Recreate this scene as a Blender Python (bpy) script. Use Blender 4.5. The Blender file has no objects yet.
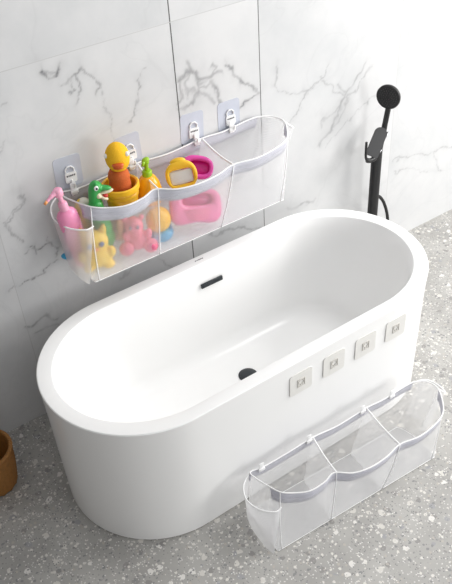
import bpy, bmesh, math, random
import numpy as np
from mathutils import Vector, Matrix

S = bpy.context.scene
COL = S.collection

# ---------------------------------------------------------------- camera
cam_d = bpy.data.cameras.new('camera')
cam = bpy.data.objects.new('camera', cam_d)
COL.objects.link(cam)
cam_d.sensor_fit = 'VERTICAL'
cam_d.sensor_height = 36.0
cam_d.lens = 773.6 / 584 * 36.0
_yaw, _pit, _rol = 0.5622, 0.6820, -0.0713
_f = Vector((math.sin(_yaw) * math.cos(_pit), math.cos(_yaw) * math.cos(_pit), -math.sin(_pit)))
_r0 = Vector((math.cos(_yaw), -math.sin(_yaw), 0))
_u0 = _r0.cross(_f)
_r = math.cos(_rol) * _r0 + math.sin(_rol) * _u0
_u = -math.sin(_rol) * _r0 + math.cos(_rol) * _u0
_m = Matrix((( _r.x, _u.x, -_f.x, -1.222), (_r.y, _u.y, -_f.y, -2.338), (_r.z, _u.z, -_f.z, 2.424), (0, 0, 0, 1)))
cam.matrix_world = _m
S.camera = cam

# ---------------------------------------------------------------- world, lights, exposure
S.view_settings.view_transform = 'Standard'
S.view_settings.look = 'None'
S.view_settings.gamma = 1.0
S.view_settings.use_curve_mapping = False
S.view_settings.exposure = 0.05

world = bpy.data.worlds.new('world')
S.world = world
world.use_nodes = True
bg = world.node_tree.nodes['Background']
bg.inputs[0].default_value = (0.97, 0.985, 1.0, 1)
bg.inputs[1].default_value = 0.68

def area(name, loc, target, size, energy, color=(1, 1, 1), size_y=None):
    d = bpy.data.lights.new(name, 'AREA')
    d.energy = energy
    d.color = color
    d.shape = 'RECTANGLE'
    d.size = size
    d.size_y = size_y or size
    o = bpy.data.objects.new(name, d)
    COL.objects.link(o)
    o.location = loc
    o.rotation_euler = (Vector(target) - Vector(loc)).to_track_quat('-Z', 'Y').to_euler()
    return o
area('window_light', (3.3, -1.7, 2.0), (0.2, -0.3, 0.7), 1.5, 88, (1.0, 0.985, 0.96), 1.5)
area('front_window_light', (1.9, -3.6, 1.25), (-0.2, -0.1, 0.6), 1.0, 31, (1.0, 0.99, 0.97), 1.0)
area('ceiling_light', (1.9, -0.9, 3.2), (0.2, -0.5, 0.5), 1.0, 28, (1.0, 0.99, 0.97))

# ---------------------------------------------------------------- materials
def new_mat(name):
    m = bpy.data.materials.new(name)
    m.use_nodes = True
    return m, m.node_tree, m.node_tree.nodes['Principled BSDF']

def N(nt, typ, **kw):
    n = nt.nodes.new(typ)
    for k, v in kw.items():
        setattr(n, k, v)
    return n

def plastic(name, col, rough=0.35, spec=0.5, sss=0.0, metal=0.0, bump=0.0, bscale=60, var=0.04, trans=0.0):
    m, nt, p = new_mat(name)
    tc = N(nt, 'ShaderNodeTexCoord')
    nz = N(nt, 'ShaderNodeTexNoise')
    nz.inputs['Scale'].default_value = bscale
    nz.inputs['Detail'].default_value = 3
    nt.links.new(tc.outputs['Object'], nz.inputs['Vector'])
    mx = N(nt, 'ShaderNodeMix', data_type='RGBA')
    c = Vector(col)
    mx.inputs[6].default_value = (*[max(0, v * (1 - var)) for v in c], 1)
    mx.inputs[7].default_value = (*[min(1, v * (1 + var)) for v in c], 1)
    nt.links.new(nz.outputs['Fac'], mx.inputs[0])
    nt.links.new(mx.outputs[2], p.inputs['Base Color'])
    p.inputs['Roughness'].default_value = rough
    p.inputs['Specular IOR Level'].default_value = spec
    p.inputs['Metallic'].default_value = metal
    if trans:
        p.inputs['Alpha'].default_value = 1 - trans
    if sss:
        p.inputs['Subsurface Weight'].default_value = sss
        p.inputs['Subsurface Scale'].default_value = 0.01
        p.inputs['Subsurface Radius'].default_value = (1, .6, .4)
    if bump:
        b = N(nt, 'ShaderNodeBump')
        b.inputs['Strength'].default_value = bump
        b.inputs['Distance'].default_value = 0.002
        nt.links.new(nz.outputs['Fac'], b.inputs['Height'])
        nt.links.new(b.outputs['Normal'], p.inputs['Normal'])
    return m

def mesh_fabric(name, opacity, col=(0.93, 0.93, 0.94), scale=900):
    """fine netting: holes (transparent) between translucent white threads"""
    m, nt, p = new_mat(name)
    nt.nodes.remove(p)
    out = nt.nodes['Material Output']
    tr = N(nt, 'ShaderNodeBsdfTransparent')
    di = N(nt, 'ShaderNodeBsdfDiffuse')
    tl = N(nt, 'ShaderNodeBsdfTranslucent')
    di.inputs[0].default_value = (*col, 1)
    tl.inputs[0].default_value = (*col, 1)
    m1 = N(nt, 'ShaderNodeMixShader')
    m1.inputs[0].default_value = 0.45
    nt.links.new(di.outputs[0], m1.inputs[1])
    nt.links.new(tl.outputs[0], m1.inputs[2])
    tc = N(nt, 'ShaderNodeTexCoord')
    sp = N(nt, 'ShaderNodeSeparateXYZ')
    nt.links.new(tc.outputs['Object'], sp.inputs[0])
    sums = []
    for combo in ((1, 1, 0.5), (1, 1, -0.5)):
        v = N(nt, 'ShaderNodeVectorMath', operation='DOT_PRODUCT')
        nt.links.new(tc.outputs['Object'], v.inputs[0])
        v.inputs[1].default_value = tuple(scale * c for c in combo)
        s = N(nt, 'ShaderNodeMath', operation='SINE')
        nt.links.new(v.outputs['Value'], s.inputs[0])
        sums.append(s)
    mu = N(nt, 'ShaderNodeMath', operation='MULTIPLY')
    nt.links.new(sums[0].outputs[0], mu.inputs[0])
    nt.links.new(sums[1].outputs[0], mu.inputs[1])
    ma = N(nt, 'ShaderNodeMath', operation='MULTIPLY_ADD')
    ma.inputs[1].default_value = 0.02
    ma.inputs[2].default_value = opacity
    nt.links.new(mu.outputs[0], ma.inputs[0])
    m2 = N(nt, 'ShaderNodeMixShader')
    nt.links.new(ma.outputs[0], m2.inputs[0])
    nt.links.new(tr.outputs[0], m2.inputs[1])
    nt.links.new(m1.outputs[0], m2.inputs[2])
    nt.links.new(m2.outputs[0], out.inputs[0])
    return m

def marble_mat():
    m, nt, p = new_mat('marble tiles')
    tc = N(nt, 'ShaderNodeTexCoord')
    at = N(nt, 'ShaderNodeAttribute', attribute_name='vein')
    aj = N(nt, 'ShaderNodeAttribute', attribute_name='tile_id')
    # per-tile shifted clouding
    add = N(nt, 'ShaderNodeVectorMath', operation='ADD')
    sc = N(nt, 'ShaderNodeVectorMath', operation='SCALE')
    cmb = N(nt, 'ShaderNodeCombineXYZ')
    nt.links.new(aj.outputs['Fac'], cmb.inputs[0])
    nt.links.new(aj.outputs['Fac'], cmb.inputs[2])
    nt.links.new(cmb.outputs[0], sc.inputs[0])
    sc.inputs['Scale'].default_value = 3.7
    nt.links.new(tc.outputs['Object'], add.inputs[0])
    nt.links.new(sc.outputs[0], add.inputs[1])
    nz = N(nt, 'ShaderNodeTexNoise')
    nz.inputs['Scale'].default_value = 2.4
    nz.inputs['Detail'].default_value = 7
    nz.inputs['Roughness'].default_value = 0.6
    nt.links.new(add.outputs[0], nz.inputs['Vector'])
    r1 = N(nt, 'ShaderNodeValToRGB')
    r1.color_ramp.elements[0].position = 0.30
    r1.color_ramp.elements[0].color = (.58, .59, .60, 1)
    r1.color_ramp.elements[1].position = 0.62
    r1.color_ramp.elements[1].color = (.69, .69, .695, 1)
    nt.links.new(nz.outputs['Fac'], r1.inputs[0])
    # faint thin secondary veins everywhere
    n2 = N(nt, 'ShaderNodeTexNoise')
    n2.inputs['Scale'].default_value = 1.7
    n2.inputs['Detail'].default_value = 5
    n2.inputs['Distortion'].default_value = 1.2
    nt.links.new(add.outputs[0], n2.inputs['Vector'])
    s = N(nt, 'ShaderNodeMath', operation='SUBTRACT'); s.inputs[1].default_value = 0.5
    nt.links.new(n2.outputs['Fac'], s.inputs[0])
    ab = N(nt, 'ShaderNodeMath', operation='ABSOLUTE')
    nt.links.new(s.outputs[0], ab.inputs[0])
    mr = N(nt, 'ShaderNodeMapRange')
    mr.inputs[1].default_value = 0.0; mr.inputs[2].default_value = 0.012
    mr.inputs[3].default_value = 0.045; mr.inputs[4].default_value = 0.0
    nt.links.new(ab.outputs[0], mr.inputs[0])
    ad = N(nt, 'ShaderNodeMath', operation='ADD', use_clamp=True)
    nt.links.new(at.outputs['Fac'], ad.inputs[0])
    nt.links.new(mr.outputs[0], ad.inputs[1])
    mx = N(nt, 'ShaderNodeMix', data_type='RGBA')
    nt.links.new(ad.outputs[0], mx.inputs[0])
    nt.links.new(r1.outputs[0], mx.inputs[6])
    mx.inputs[7].default_value = (0.17, 0.17, 0.18, 1)
    # joints: distance to the listed joint lines in metres
    sp = N(nt, 'ShaderNodeSeparateXYZ')
    nt.links.new(tc.outputs['Object'], sp.inputs[0])
    last = None
    def line(sock, pos, half):
        a = N(nt, 'ShaderNodeMath', operation='SUBTRACT'); a.inputs[1].default_value = pos
        nt.links.new(sock, a.inputs[0])
        b = N(nt, 'ShaderNodeMath', operation='ABSOLUTE'); nt.links.new(a.outputs[0], b.inputs[0])
        c = N(nt, 'ShaderNodeMath', operation='LESS_THAN'); c.inputs[1].default_value = half
        nt.links.new(b.outputs[0], c.inputs[0])
        return c
    def chain(items):
        last = None
        for c in items:
            if last is None: last = c.outputs[0]
            else:
                k = N(nt, 'ShaderNodeMath', operation='MAXIMUM')
                nt.links.new(last, k.inputs[0]); nt.links.new(c.outputs[0], k.inputs[1])
                last = k.outputs[0]
        return last
    dark = chain([line(sp.outputs[0], x, h) for x, h in ((-1.44, .0013), (0.100, .0024), (0.480, .0018), (2.0, .0013))])
    pale = chain([line(sp.outputs[0], x, .0014) for x in (-0.669, 1.243)] + [line(sp.outputs[2], z, .0014) for z in (1.467, 2.9)])
    m3 = N(nt, 'ShaderNodeMix', data_type='RGBA')
    nt.links.new(dark, m3.inputs[0]); nt.links.new(mx.outputs[2], m3.inputs[6])
    m3.inputs[7].default_value = (0.10, 0.10, 0.10, 1)
    m4 = N(nt, 'ShaderNodeMix', data_type='RGBA')
    nt.links.new(pale, m4.inputs[0]); nt.links.new(m3.outputs[2], m4.inputs[6])
    m4.inputs[7].default_value = (0.55, 0.55, 0.55, 1)
    nt.links.new(m4.outputs[2], p.inputs['Base Color'])
    p.inputs['Roughness'].default_value = 0.32
    p.inputs['Specular IOR Level'].default_value = 0.35
    return m

def terrazzo_mat():
    m, nt, p = new_mat('terrazzo')
    tc = N(nt, 'ShaderNodeTexCoord')
    base = N(nt, 'ShaderNodeTexNoise'); base.inputs['Scale'].default_value = 6; base.inputs['Detail'].default_value = 8
    nt.links.new(tc.outputs['Object'], base.inputs['Vector'])
    r = N(nt, 'ShaderNodeValToRGB')
    r.color_ramp.elements[0].position = .3; r.color_ramp.elements[0].color = (.34, .33, .315, 1)
    r.color_ramp.elements[1].position = .7; r.color_ramp.elements[1].color = (.45, .44, .42, 1)
    nt.links.new(base.outputs['Fac'], r.inputs[0])
    cur = r.outputs[0]
    for scale, thr, seed, ramp in ((26, .30, 0, [(0.0, (.28, .27, .26)), (.35, (.62, .60, .56)), (.7, (.72, .70, .67)), (.9, (.33, .33, .34))]),
                                   (60, .33, 5, [(0.0, (.25, .25, .25)), (.3, (.66, .64, .60)), (.8, (.45, .42, .38))]),
                                   (130, .34, 11, [(0.0, (.22, .22, .22)), (.35, (.68, .67, .65)), (.8, (.35, .34, .33))])):
        mp = N(nt, 'ShaderNodeVectorMath', operation='ADD'); mp.inputs[1].default_value = (seed, seed * .7, 0)
        nt.links.new(tc.outputs['Object'], mp.inputs[0])
        # warp for angular irregular chips
        v = N(nt, 'ShaderNodeTexVoronoi', feature='F1'); v.inputs['Scale'].default_value = scale
        v.inputs['Randomness'].default_value = 1
        wn = N(nt, 'ShaderNodeTexNoise'); wn.inputs['Scale'].default_value = scale * 1.2
        nt.links.new(mp.outputs[0], wn.inputs['Vector'])
        ws = N(nt, 'ShaderNodeVectorMath', operation='SCALE'); ws.inputs['Scale'].default_value = .6 / scale
        nt.links.new(wn.outputs['Color'], ws.inputs[0])
        wa = N(nt, 'ShaderNodeVectorMath', operation='ADD')
        nt.links.new(mp.outputs[0], wa.inputs[0]); nt.links.new(ws.outputs[0], wa.inputs[1])
        nt.links.new(wa.outputs[0], v.inputs['Vector'])
        lt = N(nt, 'ShaderNodeMath', operation='LESS_THAN'); lt.inputs[1].default_value = thr
        nt.links.new(v.outputs['Distance'], lt.inputs[0])
        sc = N(nt, 'ShaderNodeSeparateColor'); nt.links.new(v.outputs['Color'], sc.inputs[0])
        g = N(nt, 'ShaderNodeMath', operation='GREATER_THAN'); g.inputs[1].default_value = .45
        nt.links.new(sc.outputs[1], g.inputs[0])
        mu = N(nt, 'ShaderNodeMath', operation='MULTIPLY')
        nt.links.new(lt.outputs[0], mu.inputs[0]); nt.links.new(g.outputs[0], mu.inputs[1])
        rr = N(nt, 'ShaderNodeValToRGB'); rr.color_ramp.interpolation = 'CONSTANT'
        while len(rr.color_ramp.elements) < len(ramp): rr.color_ramp.elements.new(.5)
        for e, (pos, c) in zip(rr.color_ramp.elements, ramp):
            e.position = pos; e.color = (*c, 1)
        nt.links.new(sc.outputs[0], rr.inputs[0])
        mx = N(nt, 'ShaderNodeMix', data_type='RGBA')
        nt.links.new(mu.outputs[0], mx.inputs[0]); nt.links.new(cur, mx.inputs[6]); nt.links.new(rr.outputs[0], mx.inputs[7])
        cur = mx.outputs[2]
    nt.links.new(cur, p.inputs['Base Color'])
    p.inputs['Roughness'].default_value = .45
    return m

M = dict(
    tub=plastic('white acrylic', (.945, .945, .94), .22, .45, var=.004, bscale=5),
    black=plastic('matte black metal', (.012, .012, .013), .42, .45, var=.2),
    lever=plastic('dark grey satin metal', (.05, .05, .052), .5, .5, bump=.2, bscale=300),
    chrome=plastic('chrome', (.8, .8, .82), .15, metal=1.0),
    rubber=plastic('black rubber nozzles', (.02, .02, .02), .7),
    drain=plastic('dark drain metal', (.03, .035, .04), .35, metal=.3),
    mark=plastic('grey printed mark', (.12, .12, .13), .6),
    net=mesh_fabric('white netting', .31),
    net_side=mesh_fabric('dense white netting', .66),
    net_bottom=mesh_fabric('base netting', .72),
    band=plastic('pale grey fabric binding', (.55, .55, .61), .85, .2, bump=.25, bscale=45, var=.05),
    piping=plastic('white fabric piping', (.90, .90, .90), .85, .2, bump=.3, bscale=200),
    pad=plastic('clear adhesive film', (.68, .71, .80), .15, .6, trans=.22),
    hook=plastic('white plastic', (.88, .88, .88), .35),
    padw=plastic('cream white adhesive pad', (.80, .79, .76), .45),
    emblem=plastic('warm grey embossed plastic', (.60, .58, .54), .5),
    pinkb=plastic('pink translucent plastic', (.86, .30, .50), .3, sss=.2),
    pinkpump=plastic('light pink plastic', (.90, .42, .58), .35, sss=.2),
    tip=plastic('orange tip plastic', (.85, .35, .12), .4),
    yellow=plastic('yellow vinyl', (.90, .52, .02), .35, sss=.15),
    yellow_sponge=plastic('textured golden yellow', (.92, .50, .01), .8, bump=1.0, bscale=350, var=.12),
    paleyellow=plastic('soft yellow vinyl', (.90, .62, .08), .45, sss=.15),
    amber=plastic('amber yellow plastic', (.90, .42, .01), .25),
    orange=plastic('burnt orange plastic', (.62, .10, .01), .35),
    rust=plastic('rust orange knitted texture', (.58, .12, .02), .8, bump=1.0, bscale=300, var=.25),
    green=plastic('green vinyl', (.04, .38, .08), .3),
    lime=plastic('lime green plastic', (.30, .52, .01), .35),
    cream=plastic('cream vinyl', (.85, .76, .55), .45),
    ivory=plastic('ivory vinyl', (.80, .77, .68), .5),
    red=plastic('red vinyl', (.62, .04, .03), .4),
    white=plastic('white vinyl', (.90, .90, .88), .35),
    eye=plastic('dark eye paint', (.015, .015, .02), .3),
    greyeye=plastic('blue grey eye paint', (.16, .18, .28), .4),
    peach=plastic('peach vinyl', (.86, .46, .34), .45, sss=.2),
    pinktoy=plastic('rose pink vinyl', (.86, .22, .32), .45, sss=.15),
    paw=plastic('deep pink vinyl', (.75, .16, .28), .45),
    blue=plastic('sky blue vinyl', (.05, .36, .62), .4),
    magenta=plastic('magenta plastic', (.80, .08, .42), .2),
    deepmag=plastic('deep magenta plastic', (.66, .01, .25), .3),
    dish=plastic('bubblegum pink plastic', (.85, .20, .42), .3),
    foam=plastic('white sponge', (.86, .85, .83), .9, bump=.6, bscale=200),
    wicker=plastic('honey brown wicker', (.36, .16, .04), .6, bump=.6, bscale=90, var=.35),
)

# ---------------------------------------------------------------- object helpers
def tag(o, label=None, cat=None, group=None, kind=None):
    if label: o['label'] = label
    if cat: o['category'] = cat
    if group: o['group'] = group
    if kind: o['kind'] = kind
    return o

def empty(name, loc, rz=0):
    o = bpy.data.objects.new(name, None)
    COL.objects.link(o)
    o.location = loc
    o.rotation_euler = (0, 0, rz)
    o.empty_display_size = .05
    return o

def link(name, bm, mat, parent=None, smooth=True, angle=None, origin=None, recalc=True):
    """origin: world point subtracted from all vertices (thing base)"""
    if recalc: bmesh.ops.recalc_face_normals(bm, faces=bm.faces)
    if origin is not None:
        bmesh.ops.translate(bm, verts=bm.verts, vec=-Vector(origin))
    me = bpy.data.meshes.new(name)
    bm.to_mesh(me); bm.free()
    me.materials.append(mat)
    if smooth:
        for f in me.polygons: f.use_smooth = True
        if angle: me.set_sharp_from_angle(angle=math.radians(angle))
    o = bpy.data.objects.new(name, me)
    COL.objects.link(o)
    if parent: o.parent = parent
    return o

def add_box(bm, c, s, rot=None, bevel=0.0, seg=2):
    t = bmesh.new()
    bmesh.ops.create_cube(t, size=1)
    bmesh.ops.scale(t, verts=t.verts, vec=s)
    if bevel:
        bmesh.ops.bevel(t, geom=t.edges[:], offset=bevel, segments=seg, profile=.5, affect='EDGES')
    if rot is not None: bmesh.ops.transform(t, matrix=rot.to_4x4(), verts=t.verts)
    bmesh.ops.translate(t, verts=t.verts, vec=c)
    merge(bm, t)

def merge(bm, t):
    me = bpy.data.meshes.new('tmp'); t.to_mesh(me); t.free()
    bm.from_mesh(me); bpy.data.meshes.remove(me)

def add_ball(bm, c, r, rot=None, seg=24):
    t = bmesh.new()
    bmesh.ops.create_uvsphere(t, u_segments=seg, v_segments=seg // 2, radius=1)
    if not hasattr(r, '__len__'): r = (r, r, r)
    bmesh.ops.scale(t, verts=t.verts, vec=r)
    if rot is not None: bmesh.ops.transform(t, matrix=rot.to_4x4(), verts=t.verts)
    bmesh.ops.translate(t, verts=t.verts, vec=c)
    merge(bm, t)

def add_lathe(bm, prof, c=(0, 0, 0), rot=None, seg=32, sx=1, sy=1, close=True):
    rings = []
    R = rot.to_4x4() if rot is not None else Matrix.Identity(4)
    for r, z in prof:
        ring = []
        for i in range(seg):
            a = 2 * math.pi * i / seg
            v = R @ Vector((r * math.cos(a) * sx, r * math.sin(a) * sy, z)) + Vector(c)
            ring.append(bm.verts.new(v))
        rings.append(ring)
    for a, b in zip(rings, rings[1:]):
        for i in range(seg):
            bm.faces.new((a[i], a[(i + 1) % seg], b[(i + 1) % seg], b[i]))
    if close:
        bm.faces.new(rings[0][::-1]); bm.faces.new(rings[-1])

def smooth_path(pts, n=8, closed=False):
    P = [Vector(p) for p in pts]; out = []
    L = len(P)
    rng = range(L) if closed else range(L - 1)
    for i in rng:
        p0 = P[(i - 1) % L] if closed or i > 0 else P[0]
        p1 = P[i]; p2 = P[(i + 1) % L]
        p3 = P[(i + 2) % L] if closed or i + 2 < L else P[-1]
        for k in range(n):
            t = k / n
            out.append(0.5 * ((2 * p1) + (-p0 + p2) * t + (2 * p0 - 5 * p1 + 4 * p2 - p3) * t * t + (-p0 + 3 * p1 - 3 * p2 + p3) * t ** 3))
    if not closed: out.append(P[-1])
    return out

def add_tube(bm, pts, r, seg=10, closed=False, flat=1.0):
    P = [Vector(p) for p in pts]; n = len(P)
    rad = r if hasattr(r, '__len__') else [r] * n
    rings = []
    up = Vector((0, 0, 1))
    prevx = None
    for i in range(n):
        a = P[(i - 1) % n] if (closed or i > 0) else P[i]
        b = P[(i + 1) % n] if (closed or i < n - 1) else P[i]
        d = (b - a).normalized()
        if prevx is None:
            x = d.cross(up)
            if x.length < 1e-3: x = d.cross(Vector((1, 0, 0)))
        else:
            x = prevx - d * prevx.dot(d)
        x.normalize(); prevx = x
        y = d.cross(x)
        rings.append([bm.verts.new(P[i] + (x * math.cos(2 * math.pi * k / seg) * flat + y * math.sin(2 * math.pi * k / seg)) * rad[i]) for k in range(seg)])
    m = n if closed else n - 1
    for i in range(m):
        A, B = rings[i], rings[(i + 1) % n]
        for k in range(seg):
            bm.faces.new((A[k], A[(k + 1) % seg], B[(k + 1) % seg], B[k]))
    if not closed:
        bm.faces.new(rings[0][::-1]); bm.faces.new(rings[-1])

def remeshed(o, voxel=.0025, smooth=4):
    m = o.modifiers.new('remesh', 'REMESH'); m.mode = 'VOXEL'; m.voxel_size = voxel; m.use_smooth_shade = True
    s = o.modifiers.new('smooth', 'SMOOTH'); s.factor = .6; s.iterations = smooth
    return o

def RX(a): return Matrix.Rotation(math.radians(a), 3, 'X')
def RY(a): return Matrix.Rotation(math.radians(a), 3, 'Y')
def RZ(a): return Matrix.Rotation(math.radians(a), 3, 'Z')

# ---------------------------------------------------------------- structure: floor and tiled wall
VEINS = [(0.01,0.75,[(-0.394,1.45),(-0.38,1.427),(-0.371,1.406),(-0.343,1.409),(-0.327,1.431)]),(0.014,0.45,[(-0.385,1.442),(-0.362,1.425),(-0.335,1.422)]),(0.012,0.6,[(-0.336,1.363),(-0.295,1.367),(-0.269,1.382),(-0.249,1.397)]),(0.008,0.6,[(-0.249,1.397),(-0.222,1.357),(-0.198,1.327),(-0.222,1.292)]),(0.006,0.5,[(-0.269,1.382),(-0.266,1.337),(-0.282,1.274)]),(0.006,0.5,[(-0.295,1.367),(-0.284,1.337),(-0.297,1.33)]),(0.004,0.3,[(-0.198,1.327),(-0.186,1.255),(-0.184,1.196),(-0.174,1.107)]),(0.006,0.3,[(-0.558,1.346),(-0.544,1.353),(-0.53,1.353)]),(0.004,0.25,[(-0.586,1.217),(-0.565,1.232),(-0.594,1.185)]),(0.006,0.45,[(-0.557,1.013),(-0.6,0.98),(-0.637,0.944),(-0.661,0.941)]),(0.007,0.5,[(-0.66,0.947),(-0.638,0.918),(-0.619,0.876)]),(0.006,0.7,[(-0.66,0.944),(-0.64,0.935),(-0.627,0.934),(-0.608,0.957),(-0.584,0.981),(-0.559,1.011)]),(0.006,0.55,[(-0.66,0.944),(-0.642,0.91),(-0.626,0.882),(-0.601,0.855)]),(0.007,0.8,[(-0.578,0.813),(-0.553,0.798),(-0.532,0.784),(-0.49,0.776),(-0.46,0.764)]),(0.005,0.55,[(-0.596,0.794),(-0.557,0.798),(-0.554,0.769)]),(0.005,0.6,[(-0.493,0.828),(-0.499,0.793),(-0.49,0.776)]),(0.005,0.7,[(-0.461,0.761),(-0.478,0.739),(-0.498,0.715)]),(0.005,0.6,[(-0.676,0.681),(-0.649,0.672),(-0.624,0.674),(-0.593,0.685),(-0.571,0.694),(-0.537,0.694),(-0.501,0.7),(-0.456,0.701)]),(0.014,0.5,[(-0.682,0.472),(-0.64,0.48),(-0.611,0.476),(-0.582,0.442),(-0.547,0.435)]),(0.01,0.4,[(-0.643,0.425),(-0.604,0.415),(-0.555,0.401)]),(0.006,0.55,[(-0.053,1.301),(-0.071,1.246),(-0.075,1.198),(-0.097,1.156)]),(0.004,0.35,[(-0.053,1.301),(-0.028,1.32)]),(0.017,0.54,[(0.107,1.238),(0.137,1.25),(0.167,1.262),(0.205,1.225),(0.246,1.218),(0.294,1.209)]),(0.017,0.54,[(0.147,1.293),(0.179,1.263),(0.205,1.225),(0.207,1.187),(0.181,1.163),(0.156,1.15),(0.107,1.133)]),(0.014,0.54,[(0.199,1.221),(0.244,1.192),(0.278,1.165),(0.293,1.117),(0.297,1.083)]),(0.011,0.68,[(0.315,1.25),(0.35,1.229),(0.367,1.193),(0.384,1.161),(0.427,1.131),(0.465,1.092),(0.484,1.078)]),(0.011,0.68,[(0.484,1.08),(0.438,1.072),(0.398,1.067),(0.359,1.063)]),(0.014,0.47,[(0.112,1.227),(0.118,1.183),(0.104,1.156)]),(0.02,0.34,[(0.138,1.198),(0.173,1.198),(0.229,1.159),(0.262,1.116)]),(0.011,0.47,[(0.246,1.218),(0.272,1.241),(0.25,1.268)]),(0.013,0.41,[(0.167,1.262),(0.141,1.228),(0.154,1.182)]),(0.007,0.35,[(0.429,1.129),(0.454,1.094),(0.482,1.075)]),(0.007,0.4,[(0.552,1.177),(0.536,1.157),(0.55,1.112),(0.595,1.079),(0.665,1.028),(0.725,1.004)]),(0.005,0.45,[(0.593,0.88),(0.617,0.913),(0.641,0.936),(0.701,0.991),(0.76,1.029),(0.808,1.058),(0.839,1.094)]),(0.004,0.3,[(0.653,0.952),(0.713,0.994),(0.773,1.025)]),(0.009,0.35,[(0.777,1.059),(0.822,1.006),(0.861,0.968),(0.94,0.923)]),(0.013,0.42,[(1.035,1.044),(0.995,0.989),(0.947,0.931),(0.917,0.867),(0.88,0.825),(0.805,0.768),(0.78,0.728)]),(0.008,0.35,[(1.077,1.005),(1.002,0.955),(0.904,0.871),(0.827,0.864),(0.816,0.825)]),(0.012,0.3,[(0.885,0.991),(0.966,0.914),(0.944,0.847),(0.855,0.801)]),(0.005,0.3,[(0.819,0.703),(0.857,0.756),(0.921,0.79),(0.991,0.814),(1.068,0.85),(1.141,0.892),(1.222,0.899)]),(0.006,0.45,[(1.254,0.48),(1.344,0.481),(1.421,0.481),(1.554,0.435),(1.619,0.433),(1.704,0.418)]),(0.005,0.4,[(1.561,0.433),(1.592,0.359),(1.627,0.287)]),(0.005,0.3,[(1.288,0.439),(1.387,0.384),(1.513,0.323)]),(0.01,0.45,[(0.191,0.539),(0.266,0.519),(0.342,0.492),(0.421,0.46),(0.477,0.446)]),(0.014,0.5,[(0.425,0.578),(0.472,0.578),(0.512,0.568),(0.566,0.567)]),(0.014,0.35,[(0.614,0.493),(0.656,0.489),(0.706,0.475),(0.772,0.461)]),(0.008,0.35,[(-0.075,0.508),(-0.045,0.482),(-0.015,0.462)]),(0.01,0.3,[(-0.25,0.529),(-0.208,0.532),(-0.154,0.546),(-0.114,0.532)]),(0.01,0.35,[(0.118,0.568),(0.162,0.56),(0.208,0.563),(0.244,0.553)])]


def value_noise(X, Z, scale, seed):
    rng = np.random.RandomState(seed)
    g = rng.rand(128, 128)
    x = X * scale + 50; z = Z * scale + 50
    i = np.floor(x).astype(int); j = np.floor(z).astype(int)
    fx = x - i; fz = z - j
    fx = fx * fx * (3 - 2 * fx); fz = fz * fz * (3 - 2 * fz)
    G = lambda a, b: g[a % 128, b % 128]
    return (G(i, j) * (1 - fx) + G(i + 1, j) * fx) * (1 - fz) + (G(i, j + 1) * (1 - fx) + G(i + 1, j + 1) * fx) * fz - .5

def wall():
    xs = np.concatenate([np.linspace(-3.2, -1.0, 60)[:-1], np.arange(-1.0, 1.9, .005), np.linspace(1.9, 4.2, 60)])
    zs = np.concatenate([np.arange(0, 1.75, .005), np.linspace(1.75, 3.0, 40)])
    X, Z = np.meshgrid(xs, zs, indexing='ij')
    # natural wobble so the veins fray
    WX = X + .045 * value_noise(X, Z, 14, 1) + .020 * value_noise(X, Z, 40, 2) + .009 * value_noise(X, Z, 110, 5)
    WZ = Z + .045 * value_noise(X, Z, 14, 3) + .020 * value_noise(X, Z, 40, 4) + .009 * value_noise(X, Z, 110, 6)
    fray = .55 + .9 * (value_noise(X, Z, 30, 7) + .5)
    V = np.zeros_like(X)
    for w, st, pts in VEINS:
        best = np.full(X.shape, 9.0)
        for (ax, az), (bx, bz) in zip(pts, pts[1:]):
            dx, dz = bx - ax, bz - az
            L = dx * dx + dz * dz + 1e-9
            t = np.clip(((WX - ax) * dx + (WZ - az) * dz) / L, 0, 1)
            d = np.hypot(WX - ax - t * dx, WZ - az - t * dz)
            best = np.minimum(best, d)
        core = np.exp(-(best / (w * .45)) ** 2) * st * .75 + np.exp(-(best / (w * 1.8))) * st * .28
        V = np.maximum(V, core * fray)
    joints = [-1.44, -0.669, 0.100, 0.480, 1.243, 2.0]
    T = np.searchsorted(joints, X.ravel()).astype(np.float32) + 10 * (Z.ravel() > 1.467)
    nx, nz = X.shape
    verts = np.stack([X.ravel(), np.zeros(X.size), Z.ravel()], 1)
    idx = np.arange(nx * nz).reshape(nx, nz)
    faces = np.stack([idx[:-1, :-1].ravel(), idx[1:, :-1].ravel(), idx[1:, 1:].ravel(), idx[:-1, 1:].ravel()], 1)
    # closed slab behind
    k = len(verts)
    x0, x1, z1 = xs[0], xs[-1], zs[-1]
    extra = [(x0, 0, 0), (x1, 0, 0), (x1, 0, z1), (x0, 0, z1), (x0, .12, 0), (x1, .12, 0), (x1, .12, z1), (x0, .12, z1)]
    me = bpy.data.meshes.new('wall_back')
    fl = faces.tolist() + [[k + 4, k + 7, k + 6, k + 5], [k, k + 4, k + 5, k + 1], [k + 3, k + 2, k + 6, k + 7], [k, k + 3, k + 7, k + 4], [k + 1, k + 5, k + 6, k + 2]]
    me.from_pydata(verts.tolist() + extra, [], fl)
    a = me.attributes.new('vein', 'FLOAT', 'POINT')
    a.data.foreach_set('value', np.concatenate([V.ravel(), np.zeros(8)]).astype(np.float32))
    b = me.attributes.new('tile_id', 'FLOAT', 'POINT')
    b.data.foreach_set('value', np.concatenate([T, np.zeros(8)]).astype(np.float32))
    me.materials.append(marble_mat())
    o = bpy.data.objects.new('wall_back', me)
    COL.objects.link(o)
    tag(o, kind='structure')
wall()

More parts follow.
